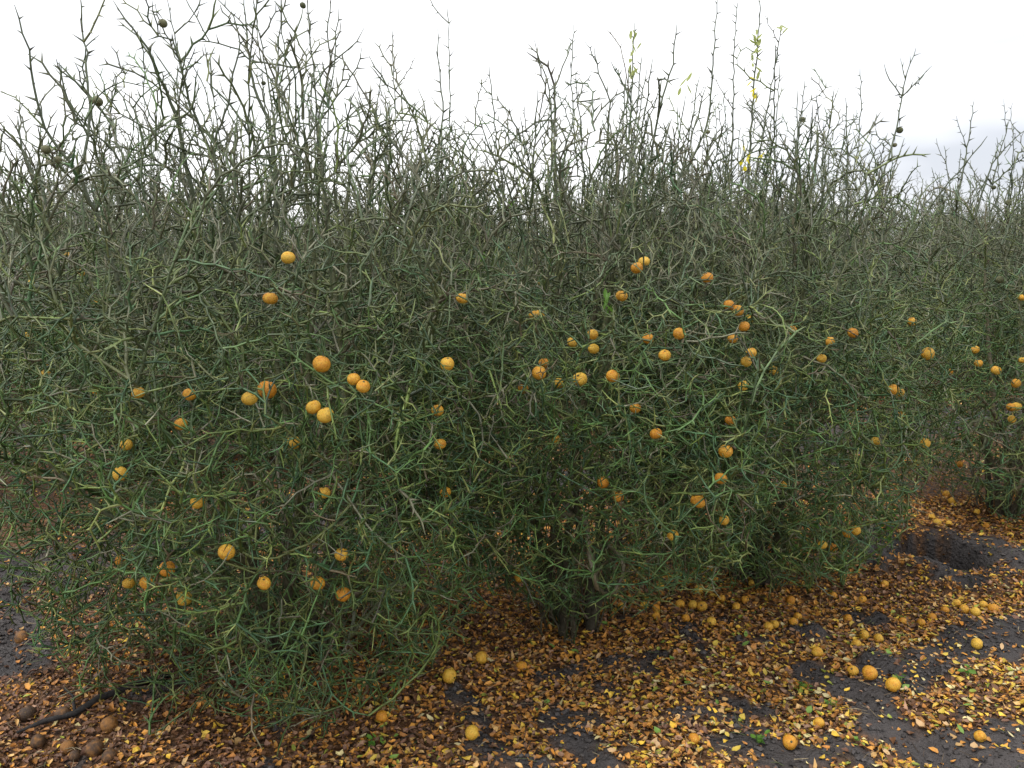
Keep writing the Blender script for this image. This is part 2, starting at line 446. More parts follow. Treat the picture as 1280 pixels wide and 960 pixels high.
class Shrub:
    def __init__(self, base, R, prof, seed, counts, lean=(0, 0), zthin=1.25, ztop=2.2):
        self.r = random.Random(seed)
        self.base = (base[0], base[1], hgt(*base))
        self.R, self.prof, self.counts, self.lean = R, prof, counts, lean
        self.zthin, self.ztop = zthin, ztop
        self.ph = [self.r.uniform(0, 6.28) for _ in range(4)]
        self.polys = []        # (level, root id, pts, radii, c0, c1)
        self.nodes, self.ndir, self.nroot, self.nrad = [], [], [], []
        self.fruits, self.shoots, self.loose = [], [], []
    def radius(self, z, a):
        p = self.prof
        if z < p[0][0] or z > p[-1][0]: return 0.0
        for (z0, r0), (z1, r1) in zip(p, p[1:]):
            if z <= z1:
                f = r0 + (r1 - r0) * (z - z0) / (z1 - z0); break
        return self.R * f * (1 + .10 * math.sin(3 * a + self.ph[0]) + .08 * math.sin(5 * a + self.ph[1] + 3 * z) + .05 * math.sin(9 * a + 5 * z + self.ph[2]))
    def depth_in(self, w):
        """how far inside the crown a world point is (negative outside)"""
        z = w[2] - self.base[2]
        x, y = w[0] - self.base[0] - self.lean[0] * z, w[1] - self.base[1] - self.lean[1] * z
        return self.radius(z, math.atan2(y, x)) - math.hypot(x, y)
    def sample(self, smin=0.0, shell=1.3, zlo=0, zhi=9):
        r = self.r
        while True:
            z = r.uniform(max(zlo, self.prof[0][0]), min(zhi, self.prof[-1][0]))
            x, y = r.uniform(-1, 1) * self.R * 1.2, r.uniform(-1, 1) * self.R * 1.2
            rz = self.radius(z, math.atan2(y, x))
            s = math.hypot(x, y) / (rz + 1e-6)
            if s > 1 or s < smin: continue
            if r.random() > .12 + .88 * s ** shell: continue
            if z > .95 and r.random() < .33 * min(1, (z - .95) / .4): continue
            if z > self.zthin and r.random() > 1 - .90 * min(1, (z - self.zthin) / .75): continue
            return (x + self.lean[0] * z, y + self.lean[1] * z, z)
    def add(self, level, root, pts, r0, r1, tone=None):
        if len(pts) < 2: return
        if self.fruits and level >= 2:       # twigs stop short of the fruits
            A = np.array(pts)
            for fc, fr in self.fruits:
                hit = np.nonzero(((A - np.array(fc)) ** 2).sum(1) < (fr + .004) ** 2)[0]
                if len(hit):
                    pts = pts[:hit[0]]; A = A[:hit[0]]
                    if len(pts) < 2: return
        n = len(pts)
        rad = [r0 + (r1 - r0) * i / (n - 1) for i in range(n)]
        c = tone or pick_tone(self.r)
        if tone is None and pts[-1][2] > 1.0:           # sun-bleached older wood higher up
            f = min(1, (pts[-1][2] - 1.0) / .55) * self.r.uniform(.15, .9)
            c = tuple(c[k] * (1 - f) + (.135, .13, .09)[k] * f for k in range(3))
        self.polys.append((level, root, pts, rad, c))
        for i in range(1, n):
            a, b = pts[i - 1], pts[i]
            self.nodes.append(b); self.ndir.append(norm((b[0] - a[0], b[1] - a[1], b[2] - a[2])))
            self.nroot.append(root); self.nrad.append(rad[i])
    def kd(self):
        k = kdtree.KDTree(len(self.nodes))
        for i, p in enumerate(self.nodes): k.insert(p, i)
        k.balance(); return k
    def fill(self, level, count, step, zig, r0, r1, nmin, nmax, shell, pool=4, wob=.075):
        r = self.r
        batch = 6 if level > 2 else 3
        per = max(1, count // batch)
        for b in range(batch):
            k = self.kd()
            for _ in range(per):
                t = self.sample(0, shell)
                high = t[2] > 1.4
                hits = k.find_n(t, 18 if high else pool)
                if high:                             # aloft, shoots rise from wood below them
                    hits = sorted(hits, key=lambda h: h[2] + 1.2 * max(0, .7 * h[2] - (t[2] - h[0][2])))
                _, i, dist = hits[min(len(hits) - 1, int(r.random() ** 1.5 * pool))]
                p, pd = self.nodes[i], self.ndir[i]
                to = norm((t[0] - p[0], t[1] - p[1], t[2] - p[2]))
                q = rvec(r)
                d = norm((pd[0] * .35 + to[0] * .8 + q[0] * .22, pd[1] * .35 + to[1] * .8 + q[1] * .22, pd[2] * .35 + to[2] * .8 + q[2] * .22))
                if high: d = norm((d[0] * .75, d[1] * .75, d[2] * .75 + .55))
                tz = t[2]
                trop = .15 if tz > 1.5 else .07 if tz > 1.2 else (-.075 if tz < .7 else .01)
                pts = grow(r, p, d, t, step, zig, .16, nmin + int(r.random() * 2), nmax, wob, trop)
                m = r.uniform(.8, 1.25)
                a = min(r0 * m, self.nrad[i] * 1.05 + .0004)
                self.add(level, self.nroot[i], pts, a, min(r1 * m, a * .9))
    def build_wood(self):
        r = self.r
        self.trunk = []
        bark = (.16, .135, .085)
        tops = []
        for i in range(11):
            a = i * 6.283 / 11 + r.uniform(-.4, .4)
            ro = r.uniform(.015, .085)
            p0 = (ro * math.cos(a), ro * math.sin(a), -.04)
            t = (self.R * r.uniform(.08, .32) * math.cos(a), self.R * r.uniform(.08, .32) * math.sin(a), r.uniform(.42, .78))
            pts = grow(r, p0, norm((r.uniform(.05, .5) * math.cos(a), r.uniform(.05, .5) * math.sin(a), 1)), t, .042, .10, .15, 8, 24, .07)
            self.trunk.append((pts, r.uniform(.009, .019), r.uniform(.007, .012)))
            tops.append(pts)
        root = 0
        n1 = self.counts[0]
        for i in range(n1):
            stem = tops[i % 11]
            leader = i < 4
            j = r.randrange(2, len(stem)) if not leader else len(stem) - 1
            p = stem[j]
            a = math.atan2(p[1], p[0]) + r.uniform(-.7, .7)
            if leader:
                z = r.uniform(1.6, 2.0); rr = self.radius(z, a) * r.uniform(.2, .6)
            else:
                a = i * 2.39996 + r.uniform(-.3, .3)
                z = r.uniform(max(.18, self.prof[1][0]), 1.4); rr = self.radius(z, a) * r.uniform(.62, .86)
                best = min(tops, key=lambda s: (math.cos(a) * .2 - s[-1][0]) ** 2 + (math.sin(a) * .2 - s[-1][1]) ** 2)
                jj = [k for k in range(2, len(best)) if best[k][2] < max(z + .1, .2)] or [2]
                p = best[r.choice(jj[-4:])]
            t = (rr * math.cos(a) + self.lean[0] * z, rr * math.sin(a) + self.lean[1] * z, z)
            d = norm((t[0] - p[0], t[1] - p[1], (t[2] - p[2]) + .28))
            pts = grow(r, p, d, t, .045, .10, .18, 6, 60, .06)
            self.add(1, root, pts, (.016 if leader else .0105) * r.uniform(.85, 1.15), .0045, (.12, .125, .062) if r.random() < .6 else bark)
            root += 1
        for i in range(26):                          # thin suckers and dead twigs round the foot
            a = r.uniform(0, 6.283); q = r.uniform(.03, .17); g = r.uniform(.05, .3)
            p = (q * math.cos(a), q * math.sin(a), -.01)
            t = ((q + g * .6) * math.cos(a + r.gauss(0, .5)), (q + g * .6) * math.sin(a + r.gauss(0, .5)), r.uniform(.15, .6))
            self.add(2, r.randrange(root), grow(r, p, norm((.3 * math.cos(a), .3 * math.sin(a), 1)), t, .035, .12, .16, 4, 18, .09), r.uniform(.0028, .006), .002, r.choice(((.07, .06, .04), (.06, .09, .035), (.10, .09, .06))))
        self.nroots = root
    def build_shoots(self):
        r = self.r
        for pts, r0 in self.shoots:               # world points, foot first
            loc = [(p[0] - self.base[0], p[1] - self.base[1], p[2] - self.base[2]) for p in pts]
            k = self.kd()
            _, i, dist = k.find(loc[0])
            chain = [self.nodes[i]] + loc
            out = [chain[0]]
            for a, b in zip(chain, chain[1:]):     # fine zigzag between the traced points
                L = math.dist(a, b); n = max(1, round(L / .034))
                for s in range(1, n + 1):
                    f = s / n; w = .0035 if s < n else 0
                    q = rvec(r)
                    out.append((a[0] + (b[0] - a[0]) * f + q[0] * w, a[1] + (b[1] - a[1]) * f + q[1] * w, a[2] + (b[2] - a[2]) * f + q[2] * w))
            root = self.nroots; self.nroots += 1
            self.add(1, root, out, max(r0, .0034), .0017, (.085, .10, .055))
            for j in range(2, len(out) - 2):
                if r.random() < .13:
                    d0 = norm(tuple(out[j + 1][c] - out[j][c] for c in range(3)))
                    q = rvec(r)
                    d = norm((d0[0] * .6 + q[0], d0[1] * .6 + q[1], d0[2] * .6 + abs(q[2]) * .4))
                    L = r.uniform(.05, .24) * (1.2 - .7 * j / len(out))
                    t = (out[j][0] + d[0] * L, out[j][1] + d[1] * L, out[j][2] + d[2] * L + .3 * L)
                    self.add(3, root, grow(r, out[j], d, t, .03, .16, .25, 2, 12, .1), .0026, .0015)
    def random_shoots(self, n, zlo, zhi):
        r = self.r
        for _ in range(n):
            a = r.uniform(0, 6.283); s = r.uniform(.05, .8)
            z0 = r.uniform(1.2, 1.6)
            rr = self.radius(z0, a) * s
            z1 = r.uniform(zlo, zhi) - .35 * s
            x, y = rr * math.cos(a), rr * math.sin(a)
            lx, ly = r.gauss(0, .07) + .22 * x, r.gauss(0, .07) + .22 * y
            mid = (x + lx * .45 + r.gauss(0, .02), y + ly * .45 + r.gauss(0, .02), z0 + (z1 - z0) * .5)
            b = self.base
            self.shoots.append(([(b[0] + x, b[1] + y, b[2] + z0), (b[0] + mid[0], b[1] + mid[1], b[2] + mid[2]), (b[0] + x + lx, b[1] + y + ly, b[2] + z1)], r.uniform(.0028, .0046)))
    def grow_all(self):
        n1, n2, n3, n4 = self.counts
        self.build_wood()
        self.fill(2, n2, .042, .13, .0048, .0028, 5, 20, .8)
        self.build_shoots()
        self.fill(3, n3, .033, .19, .0036, .0022, 4, 13, .7)
        k = self.kd()
        for j in self.loose:                       # unripe fruits sit right on their shoots
            fc, fr = self.fruits[j]
            co, i, dist = k.find(fc)
            g = (fr + .008) / max(dist, 1e-6)
            if dist > fr + .008:
                self.fruits[j] = (tuple(co[c] + (fc[c] - co[c]) * g for c in range(3)), fr)
        self.fill(4, n4, .029, .22, .0030, .0018, 3, 9, 1.3)
        r = self.r
        for fc, fr in self.fruits:                 # a short stalk ties each fruit to the nearest wood
            top = (fc[0], fc[1], fc[2] + fr * .93)
            k = min(range(len(self.nodes)), key=lambda i: (self.nodes[i][0] - top[0]) ** 2 + (self.nodes[i][1] - top[1]) ** 2 + (self.nodes[i][2] - top[2] - .02) ** 2 + (0 if math.dist(self.nodes[i], fc) > fr + .003 else 9))
            a = self.nodes[k]
            pts = [a, ((a[0] + top[0]) / 2, (a[1] + top[1]) / 2, max(a[2], top[2]) + .004), top]
            self.polys.append((4, self.nroot[k], pts, [.0026, .0024, .0026], pick_tone(r)))
    def build(self, name, label, group):
        root = bpy.data.objects.new(name, None); COL.objects.link(root)
        root.location = self.base
        root.empty_display_size = .2
        tag(root, label, 'shrub', group)
        r = self.r
        rs = np.random.RandomState(r.randrange(10 ** 6))
        tp = [(np.array(p), np.linspace(a, b, len(p)) * rs.uniform(.86, 1.16, len(p)) * (1 + .5 * np.exp(-np.arange(len(p)) / 1.2)), np.array((.055, .047, .033)), np.array((.10, .098, .055))) for p, a, b in self.trunk]
        v, q, c = tubes(tp, 9)
        link('trunk', mesh_from('trunk', v, [q], M_bark, c), root)
        by = {}
        for p in self.polys: by.setdefault(p[1], []).append(p)
        ntri = 0
        for rid in sorted(by):
            main = [p for p in by[rid] if p[0] == 1]; rest = [p for p in by[rid] if p[0] > 1]
            def geo(ps, sides, first_thorn):
                tl = [(np.array(p[2]), np.array(p[3]), np.array(p[4]), np.array(p[4]) * np.array((.95, 1.05, .95))) for p in ps]
                for t in tl:
                    t[1][-1] = min(t[1][-1], .0008)
                    if len(t[1]) > 2: t[1][0] *= 1.15
                V, Q, C = tubes(tl, sides)
                faces = [Q]
                B, D, L, Rr, Cc = [], [], [], [], []
                for p, t in zip(ps, tl):
                    P = t[0]
                    n = len(P)
                    for i in range(1, n - 1):
                        if t[1][i] > .0075: continue
                        if r.random() < .10: continue
                        tx = P[i + 1] - P[i - 1]; tx = tx / (np.linalg.norm(tx) + 1e-9)
                        kink = 2 * P[i] - P[i + 1] - P[i - 1]
                        kl = np.linalg.norm(kink)
                        s = (kink / (kl + 1e-9)) + .5 * np.array(rvec(r))
                        s = s - tx * s.dot(tx); s /= np.linalg.norm(s) + 1e-9
                        B.append(P[i]); D.append(tx * r.uniform(.35, .9) + s)
                        big = min(1.0, t[1][i] / .0032)
                        L.append(r.uniform(.018, .050) * (.55 + .45 * big)); Rr.append(min(t[1][i], .0034) * .92); Cc.append(p[4])
                if B:
                    B, D, L, Rr, Cc = map(np.array, (B, D, L, Rr, Cc))
                    tip = Cc * .5 + np.array((.20, .16, .06)) * .5
                    tv, tq, tt, tc = thorns(B, D, L, Rr, Cc, tip, rs.normal(0, .0015, B.shape), sides == 3)
                    o = len(V)
                    V = np.concatenate([V, tv]); C = np.concatenate([C, tc]); faces += [tt + o] if tq is None else [tq + o, tt + o]
                return V, faces, C
            if main:
                V, fs, C = geo(main, 6, 0)
                br = link('branch', mesh_from('branch', V, fs, M_twig, C), root)
                ntri += sum(len(f) * (f.shape[1] - 2) for f in fs)
            else:
                br = root
            if rest:
                parts = [geo(q, n, 0) for q, n in (([p for p in rest if p[0] < 4], 4), ([p for p in rest if p[0] == 4], 3)) if q]
                V, fs, C = parts[0]
                if len(parts) > 1:
                    fs = fs + [f + len(V) for f in parts[1][1]]
                    V = np.concatenate([V, parts[1][0]]); C = np.concatenate([C, parts[1][2]])
                tw = link('twigs', mesh_from('twigs', V, fs, M_twig, C), br)
                tw['kind'] = 'stuff'
                ntri += sum(len(f) * (f.shape[1] - 2) for f in fs)
        self.root = root
        print(name, 'polys', len(self.polys), 'nodes', len(self.nodes), 'tris', ntri)
        return root

# ------------------------------------------------------------------ fruit meshes
def fruit_mesh(name, mats, seed, seg=16, rings=10):
    rs = np.random.RandomState(seed)
    vs, fs, mi = [], [], []
    ph = rs.uniform(0, 6.28, 3)
    for i in range(rings + 1):
        th = math.pi * i / rings
        for j in range(seg):
            a = 2 * math.pi * j / seg
            rad = 1 + .03 * math.sin(2 * a + ph[0]) * math.sin(th) + .025 * math.sin(3 * a + 2 * th + ph[1])
            rad *= 1 - .10 * math.exp(-(th / .28) ** 2) - .06 * math.exp(-((math.pi - th) / .25) ** 2)
            vs.append((rad * math.sin(th) * math.cos(a), rad * math.sin(th) * math.sin(a), .95 * rad * math.cos(th)))
    for i in range(rings):
        for j in range(seg):
            fs.append((i * seg + j, (i + 1) * seg + j, (i + 1) * seg + (j + 1) % seg, i * seg + (j + 1) % seg)); mi.append(0)
    o = len(vs)                                     # calyx star on the stalk end
    vs.append((0, 0, .90))
    for j in range(10):
        a = 2 * math.pi * j / 10; q = .24 if j % 2 == 0 else .13
        vs.append((q * math.cos(a), q * math.sin(a), .885))
    tr = np.array([(o, o + 1 + j, o + 1 + (j + 1) % 10) for j in range(10)])
    return mesh_from(name, vs, [np.array(fs), tr], mats, mat_index=mi + [1] * 10)
FRUIT = [fruit_mesh('fruit', [M_fruit, M_calyx], s) for s in range(5)]
FRUIT_G = [fruit_mesh('green_fruit', [M_fruit_green, M_calyx], s + 20) for s in range(2)]
FRUIT_B = [fruit_mesh('rotten_fruit', [M_fruit_brown, M_calyx], s + 40) for s in range(3)]

# ------------------------------------------------------------------ the front row of shrubs
P_LOW = [(.02, .52), (.1, .62), (.35, .77), (.7, .92), (1.1, 1.0), (1.5, .92), (1.8, .72), (2.0, .5), (2.25, .2)]
P_HIGH = [(.08, .30), (.2, .60), (.4, .86), (.8, 1.0), (1.2, 1.0), (1.5, .9), (1.8, .68), (2.0, .42), (2.15, .18)]
s1 = Shrub((-.80, 2.66), .90, P_LOW, 101, (22, 250, 2300, 11500))
P_OPEN = [(.12, .22), (.28, .50), (.46, .82)] + P_HIGH[3:]
s2 = Shrub(on_ground(716, 778), .78, P_OPEN, 202, (20, 240, 2000, 9200))
s3 = Shrub(on_ground(936, 722), .77, P_HIGH, 303, (20, 230, 1900, 8600))
s5 = Shrub(on_ground(1256, 640), .76, P_HIGH, 505, (16, 170, 1250, 5000))
s6 = Shrub((3.62, 4.95), .80, P_HIGH, 606, (16, 140, 900, 3000))
front = [s1, s2, s3, s5, s6]

def trace(pxs, d0, d1):
    """photo points from tip to foot, with their own view depths"""
    n = len(pxs)
    return [at(p[0], p[1], d0 + (d1 - d0) * i / (n - 1)) for i, p in enumerate(pxs)][::-1]
for pxs, d0, d1, r0 in [
    ([(18, 6), (28, 42), (37, 62), (39, 88), (46, 125), (56, 160), (74, 187), (97, 216), (120, 265), (136, 312), (152, 372), (176, 420)], 2.05, 2.3, .0075),
    ([(100, -8), (103, 40), (110, 66), (108, 90), (113, 130), (110, 170), (104, 203), (97, 216)], 2.1, 2.08, .0048),
    ([(141, 0), (165, 34), (186, 62), (196, 92), (207, 110), (219, 142), (227, 175), (236, 222), (246, 270), (252, 322)], 2.4, 2.7, .011),
    ([(190, 0), (198, 45), (216, 50), (228, 92), (236, 126), (251, 162), (266, 196), (277, 238), (287, 292), (302, 342)], 2.3, 2.6, .0075),
    ([(230, -6), (246, 22), (262, 52), (300, 62), (316, 78)], 2.5, 2.55, .003),
    ([(268, -5), (292, 20), (300, 54), (291, 92), (286, 130), (271, 166), (263, 196)], 2.5, 2.6, .0048),
    ([(384, -10), (390, 70), (395, 122), (397, 190), (399, 232), (396, 290)], 2.6, 2.8, .005),
    ([(415, -10), (409, 40), (414, 82), (404, 122), (398, 150)], 2.6, 2.7, .0036),
    ([(352, -4), (352, 42), (362, 106), (360, 150), (372, 192), (378, 240)], 2.7, 2.8, .0038),
    ([(305, -8), (309, 60), (318, 110), (336, 150), (342, 190), (346, 250), (346, 322)], 2.75, 2.85, .012),
    ([(-15, 206), (30, 222), (45, 240), (54, 272), (62, 322), (66, 362)], 1.95, 2.15, .007),
    ([(22, 145), (27, 185), (36, 206), (45, 240)], 2.0, 2.02, .0036),
    ([(88, 130), (92, 142), (112, 162), (132, 178), (160, 214), (190, 250)], 2.2, 2.4, .0042),
    ([(126, 110), (150, 142), (178, 158), (208, 178), (236, 190)], 2.35, 2.5, .0035),
    ([(452, 60), (446, 85), (432, 108), (412, 135), (392, 160), (370, 200), (352, 240)], 2.5, 2.6, .0042),
    ([(-8, 505), (30, 545), (75, 592), (130, 640), (185, 672)], 1.95, 2.25, .008),
    ([(575, 640), (530, 682), (478, 745), (436, 800)], 2.3, 2.5, .006),
    ([(455, 35), (446, 52), (425, 70), (405, 88), (392, 108)], 2.6, 2.65, .003),
]:
    s1.shoots.append((trace(pxs, d0, d1), r0 * 1.05))
for pxs, d0, d1, r0 in [
    ([(490, 35), (492, 90), (494, 135), (496, 190), (500, 260)], 3.2, 3.2, .003),
    ([(547, 36), (547, 60), (550, 90), (554, 140), (547, 190), (548, 250)], 3.0, 3.0, .005),
    ([(560, 8), (561, 60), (562, 110), (562, 190), (565, 260)], 3.3, 3.3, .003),
    ([(612, 83), (616, 130), (622, 190), (632, 250)], 3.0, 3.1, .004),
    ([(668, 50), (676, 80), (684, 100), (689, 140), (690, 200), (682, 270)], 2.9, 3.0, .005),
    ([(717, 30), (714, 95), (716, 150), (722, 220)], 3.2, 3.2, .0035),
    ([(743, 60), (748, 92), (763, 128), (758, 180), (752, 250)], 2.9, 3.0, .005),
    ([(793, 28), (791, 80), (789, 140), (788, 200), (782, 270)], 3.1, 3.1, .0045),
    ([(846, 30), (842, 80), (828, 122), (818, 170), (808, 225), (800, 290), (796, 350)], 2.7, 2.9, .007),
    ([(625, 205), (640, 250), (655, 300), (666, 360), (640, 430), (600, 480)], 2.45, 2.7, .0085),
]:
    s2.shoots.append((trace(pxs, d0, d1), r0))
for pxs, d0, d1, r0 in [
    ([(897, -5), (893, 60), (888, 130), (881, 165), (862, 205), (845, 250)], 3.3, 3.4, .006),
    ([(923, 0), (918, 60), (917, 110), (916, 165), (914, 240)], 3.5, 3.6, .0045),
    ([(951, -8), (947, 60), (941, 130), (937, 190), (934, 260)], 3.5, 3.6, .0065),
    ([(976, 34), (971, 70), (963, 115), (956, 155), (948, 200), (940, 260)], 3.5, 3.6, .0045),
    ([(1006, 100), (1001, 150), (994, 200), (985, 260)], 3.4, 3.5, .0045),
    ([(1075, 85), (1077, 130), (1072, 190), (1060, 250)], 3.7, 3.7, .0035),
    ([(1145, 60), (1134, 90), (1126, 130), (1118, 170), (1104, 220), (1080, 290)], 3.6, 3.6, .006),
    ([(1165, 82), (1150, 98), (1138, 110), (1126, 122)], 3.6, 3.6, .0025),
    ([(1105, 80), (1112, 100), (1125, 118)], 3.6, 3.6, .0022),
    ([(1030, 150), (1028, 200), (1040, 260), (1050, 320)], 3.4, 3.4, .004),
]:
    s3.shoots.append((trace(pxs, d0, d1), r0))
for pxs, d0, d1, r0 in [
    ([(1218, 124), (1213, 160), (1206, 200), (1196, 250)], 4.2, 4.2, .006),
    ([(1290, 155), (1262, 180), (1240, 205), (1225, 250), (1205, 320)], 4.0, 4.1, .007),
    ([(1262, 150), (1250, 190), (1240, 230)], 4.1, 4.1, .004),
    ([(1180, 182), (1185, 220), (1195, 280)], 4.3, 4.3, .004),
]:
    s5.shoots.append((trace(pxs, d0, d1), r0))
s1.random_shoots(18, 1.9, 2.4)
s2.random_shoots(36, 1.8, 2.3)
s3.random_shoots(40, 1.8, 2.3)
s5.random_shoots(28, 1.8, 2.25)
s6.random_shoots(18, 1.8, 2.25)

# hanging fruits: photo x, y, radius in px, extra depth inside the crown
HANG = [(338,373,9,.10),(402,455,12,.0),(334,487,12,.0),(312,498,10,.02),(392,509,10,.02),(407,519,11,0),(367,553,9,.09),(150,592,9,.03),(247,627,9,.04),(405,616,8,.07),
 (173,491,6,.14),(237,493,7,.12),(158,556,6,.12),(226,530,5,.12),(360,322,6,.1),(442,474,8,.02),(454,483,9,0),(559,455,9,0),(578,373,5,.1),(547,513,7,.06),(550,555,7,.04),
 (674,466,9,0),(680,454,7,.03),(675,393,6,.06),(667,394,5,.09),(654,486,5,.09),(698,479,7,.05),(725,474,9,0),(766,470,9,.02),(741,418,5,.1),(742,436,5,.1),(715,428,5,.1),
 (796,335,7,.02),(805,327,4,.05),(849,417,8,0),(810,423,6,.05),(831,444,6,.03),(694,549,5,.09),(820,542,8,0),(754,603,8,.03),(773,621,7,.02),(794,510,5,.1),(777,370,6,.1),(557,615,6,.1),
 (884,347,5,.04),(922,388,6,.02),(911,381,5,.04),(930,408,5,.03),(936,399,4,.05),(916,423,4,.1),(939,441,6,.02),(933,452,5,.05),(967,463,4,.06),(929,482,5,.04),(1027,448,6,.05),(1037,427,5,.08),
 (1066,416,7,.02),(990,413,5,.07),(913,525,7,.02),(907,564,9,0),(901,598,8,0),(873,626,10,0),(927,623,5,.03),(978,606,5,.05),(1160,442,8,0),(1117,487,7,0),(1124,490,6,.02),(1125,518,5,.03),
 (1156,554,7,0),(1146,578,5,.02),(1095,551,5,.05),(1199,580,5,.02),(1219,437,5,0),(1223,454,5,0),(1245,463,6,0),(1186,465,5,.1),(1270,479,6,0),(1264,509,6,0),(1271,508,6,.02),(1265,524,5,.04),(1140,402,4,.05),
 (1278,450,4,.02),(1278,372,4,.02),(283,690,11,0),(209,711,10,.01),(186,728,11,0),(161,729,7,.05),(230,748,10,.07),(330,729,9,.0),(397,729,9,0),(427,693,9,0),(429,743,10,0),(151,700,6,.1),
 (647,708,7,.08),(649,722,5,.1),(841,669,7,0),(1070,663,6,0),(1059,667,6,.02),(1028,681,5,.03),(1041,684,5,.05),(886,710,5,.03),(905,650,5,.03)]
fruit_plan = []
for px, py, rp, extra in HANG:
    d = ray(px, py)
    best = None
    t = 1.4
    while t < 6.5:
        w = (d[0] * t, d[1] * t, CAM_H + d[2] * t)
        for s in front:
            if s.depth_in(w) >.075 + extra: best = (s, t); break
        if best: break
        t += .015
    if best is None:
        s, t = min(((s, math.hypot(*[s.base[i] - d[i] * 3.4 for i in (0, 1)])) for s in front), key=lambda q: q[1])
        t = 1.05 * math.hypot(s.base[0], s.base[1]) - .3
        best = (s, t)
    s, t = best
    w = (d[0] * t, d[1] * t, CAM_H + d[2] * t)
    fr = min(.0265, max(.017, rp * t / F))
    loc = (w[0] - s.base[0], w[1] - s.base[1], max(w[2] - s.base[2], fr + .03))
    s.fruits.append((loc, fr)); fruit_plan.append((s, len(s.fruits) - 1, 'ripe'))
for px, py, rp, dep, s in [(208,28,6,2.35,s1),(136,118,7,2.25,s1),(55,183,6,2.05,s1),(74,199,5,2.1,s1),(378,7,4,2.6,s1),(345,101,3,2.8,s1),
        (1008,148,4,3.5,s3),(897,165,3,3.3,s3),(1152,178,4,3.7,s3),(1140,193,3,3.7,s3),(1263,251,4,4.1,s5),(1245,240,3,4.1,s5),(1192,276,4,4.3,s5),(1246,354,5,4.0,s5),(1044,193,3,3.6,s3),(1063,198,3,3.6,s3)]:
    w = at(px, py, dep)
    fr = rp * dep / F
    loc = (w[0] - s.base[0], w[1] - s.base[1], w[2] - s.base[2])
    s.fruits.append((loc, fr)); s.loose.append(len(s.fruits) - 1); fruit_plan.append((s, len(s.fruits) - 1, 'green'))

names = ['citrus_shrub'] * 5
labels = ['large thorny leafless citrus shrub with drooping skirt reaching the wet brown leaves beside bare soil',
          'thorny citrus shrub with its multi-stemmed trunk showing above open brown leaf litter',
          'thorny citrus shrub with tall leaf-tipped shoots growing next to the dug hole',
          'thorny citrus shrub standing past the dug hole with its trunk in orange litter',
          'thorny citrus shrub at the row end beyond the one past the hole']
for s, lb in zip(front, labels):
    s.grow_all()
    s.build('citrus_shrub', lb, 'thorny citrus shrubs in the front row')
for s, fi, kind in fruit_plan:
    loc, fr = s.fruits[fi]
    me = RND.choice(FRUIT if kind == 'ripe' else FRUIT_G)
    o = link('fruit', me, s.root, loc)
    o.scale = (fr * RND.uniform(.93, 1.05), fr * RND.uniform(.93, 1.05), fr * RND.uniform(.86, 1.04))
    o.rotation_euler = (RND.gauss(0, .25), RND.gauss(0, .25), RND.uniform(0, 6.28))
    if kind == 'green': o['label'] = 'small grey-green unripe fruit on a bare shoot'

# ------------------------------------------------------------------ leaves
LEAF_V = np.array([(0, 0, 0), (.30, .24, .05), (.68, .22, .06), (1, 0, .02), (.68, -.22, .06), (.30, -.24, .05), (.5, 0, -.02)])
LEAF_F = np.array([(0, 6, 1), (1, 6, 2), (2, 6, 3), (3, 6, 4), (4, 6, 5), (5, 6, 0)])
def leaf_mesh(name, mat, col, curl):
    v = LEAF_V.copy(); v[:, 0] -= .5
    v[:, 2] += curl * (v[:, 0] ** 2) * 1.2 + .3 * curl * np.abs(v[:, 1])
    return mesh_from(name, v, [LEAF_F], mat, np.tile(np.array(col), (7, 1)) * np.linspace(.9, 1.1, 7)[:, None])

# green and yellow leaves still on the shoots: photo x, y, depth, size px, colour, shrub
GREEN, YELLOW, PALE = (.14, .30, .04), (.85, .75, .05), (.46, .52, .18)
live = {}
for c, nm in ((GREEN, 'g'), (YELLOW, 'y'), (PALE, 'p')):
    live[nm] = [leaf_mesh('leaf', M_leaf, c, k) for k in (.1, .35)]
spots = []
for (px, py0, py1, dep, n, c, s) in [(947, 40, 95, 3.5, 18, 'p', s3), (942, 98, 128, 3.5, 6, 'y', s3), (932, 184, 212, 3.4, 9, 'y', s3), (976, 33, 40, 3.5, 5, 'p', s3),
        (792, 38, 100, 3.1, 14, 'p', s2), (856, 92, 122, 2.8, 4, 'p', s3), (954, 192, 202, 3.5, 2, 'y', s3), (760, 368, 392, 2.45, 9, 'g', s2), (600, 312, 326, 2.6, 5, 'g', s2), (641, 250, 258, 2.8, 3, 'g', s2), (618, 216, 220, 3.0, 2, 'p', s2),
        (1233, 298, 304, 4.1, 2, 'p', s5), (942, 270, 302, 3.3, 3, 'g', s3), (720, 533, 536, 2.45, 2, 'g', s2)]:
    for i in range(n):
        spots.append((px + RND.gauss(0, 3.5), RND.uniform(py0, py1), dep + RND.gauss(0, .02), c, s))
for px, py, dep, c, s in spots:
    w = at(px, py, dep)
    o = link('leaf', RND.choice(live[c]), s.root, (w[0] - s.base[0], w[1] - s.base[1], w[2] - s.base[2]))
    k = RND.uniform(.034, .052)
    o.scale = (k, k * .6, k)
    o.rotation_euler = (RND.gauss(0, .5), RND.choice((-1, 1)) * RND.uniform(.4, 1.2), RND.uniform(0, 6.28))
    o['label'] = 'fresh green leaf' if c == 'g' else ('yellow leaf still on the shoot' if c == 'y' else 'pale green leaf near the shoot tip')

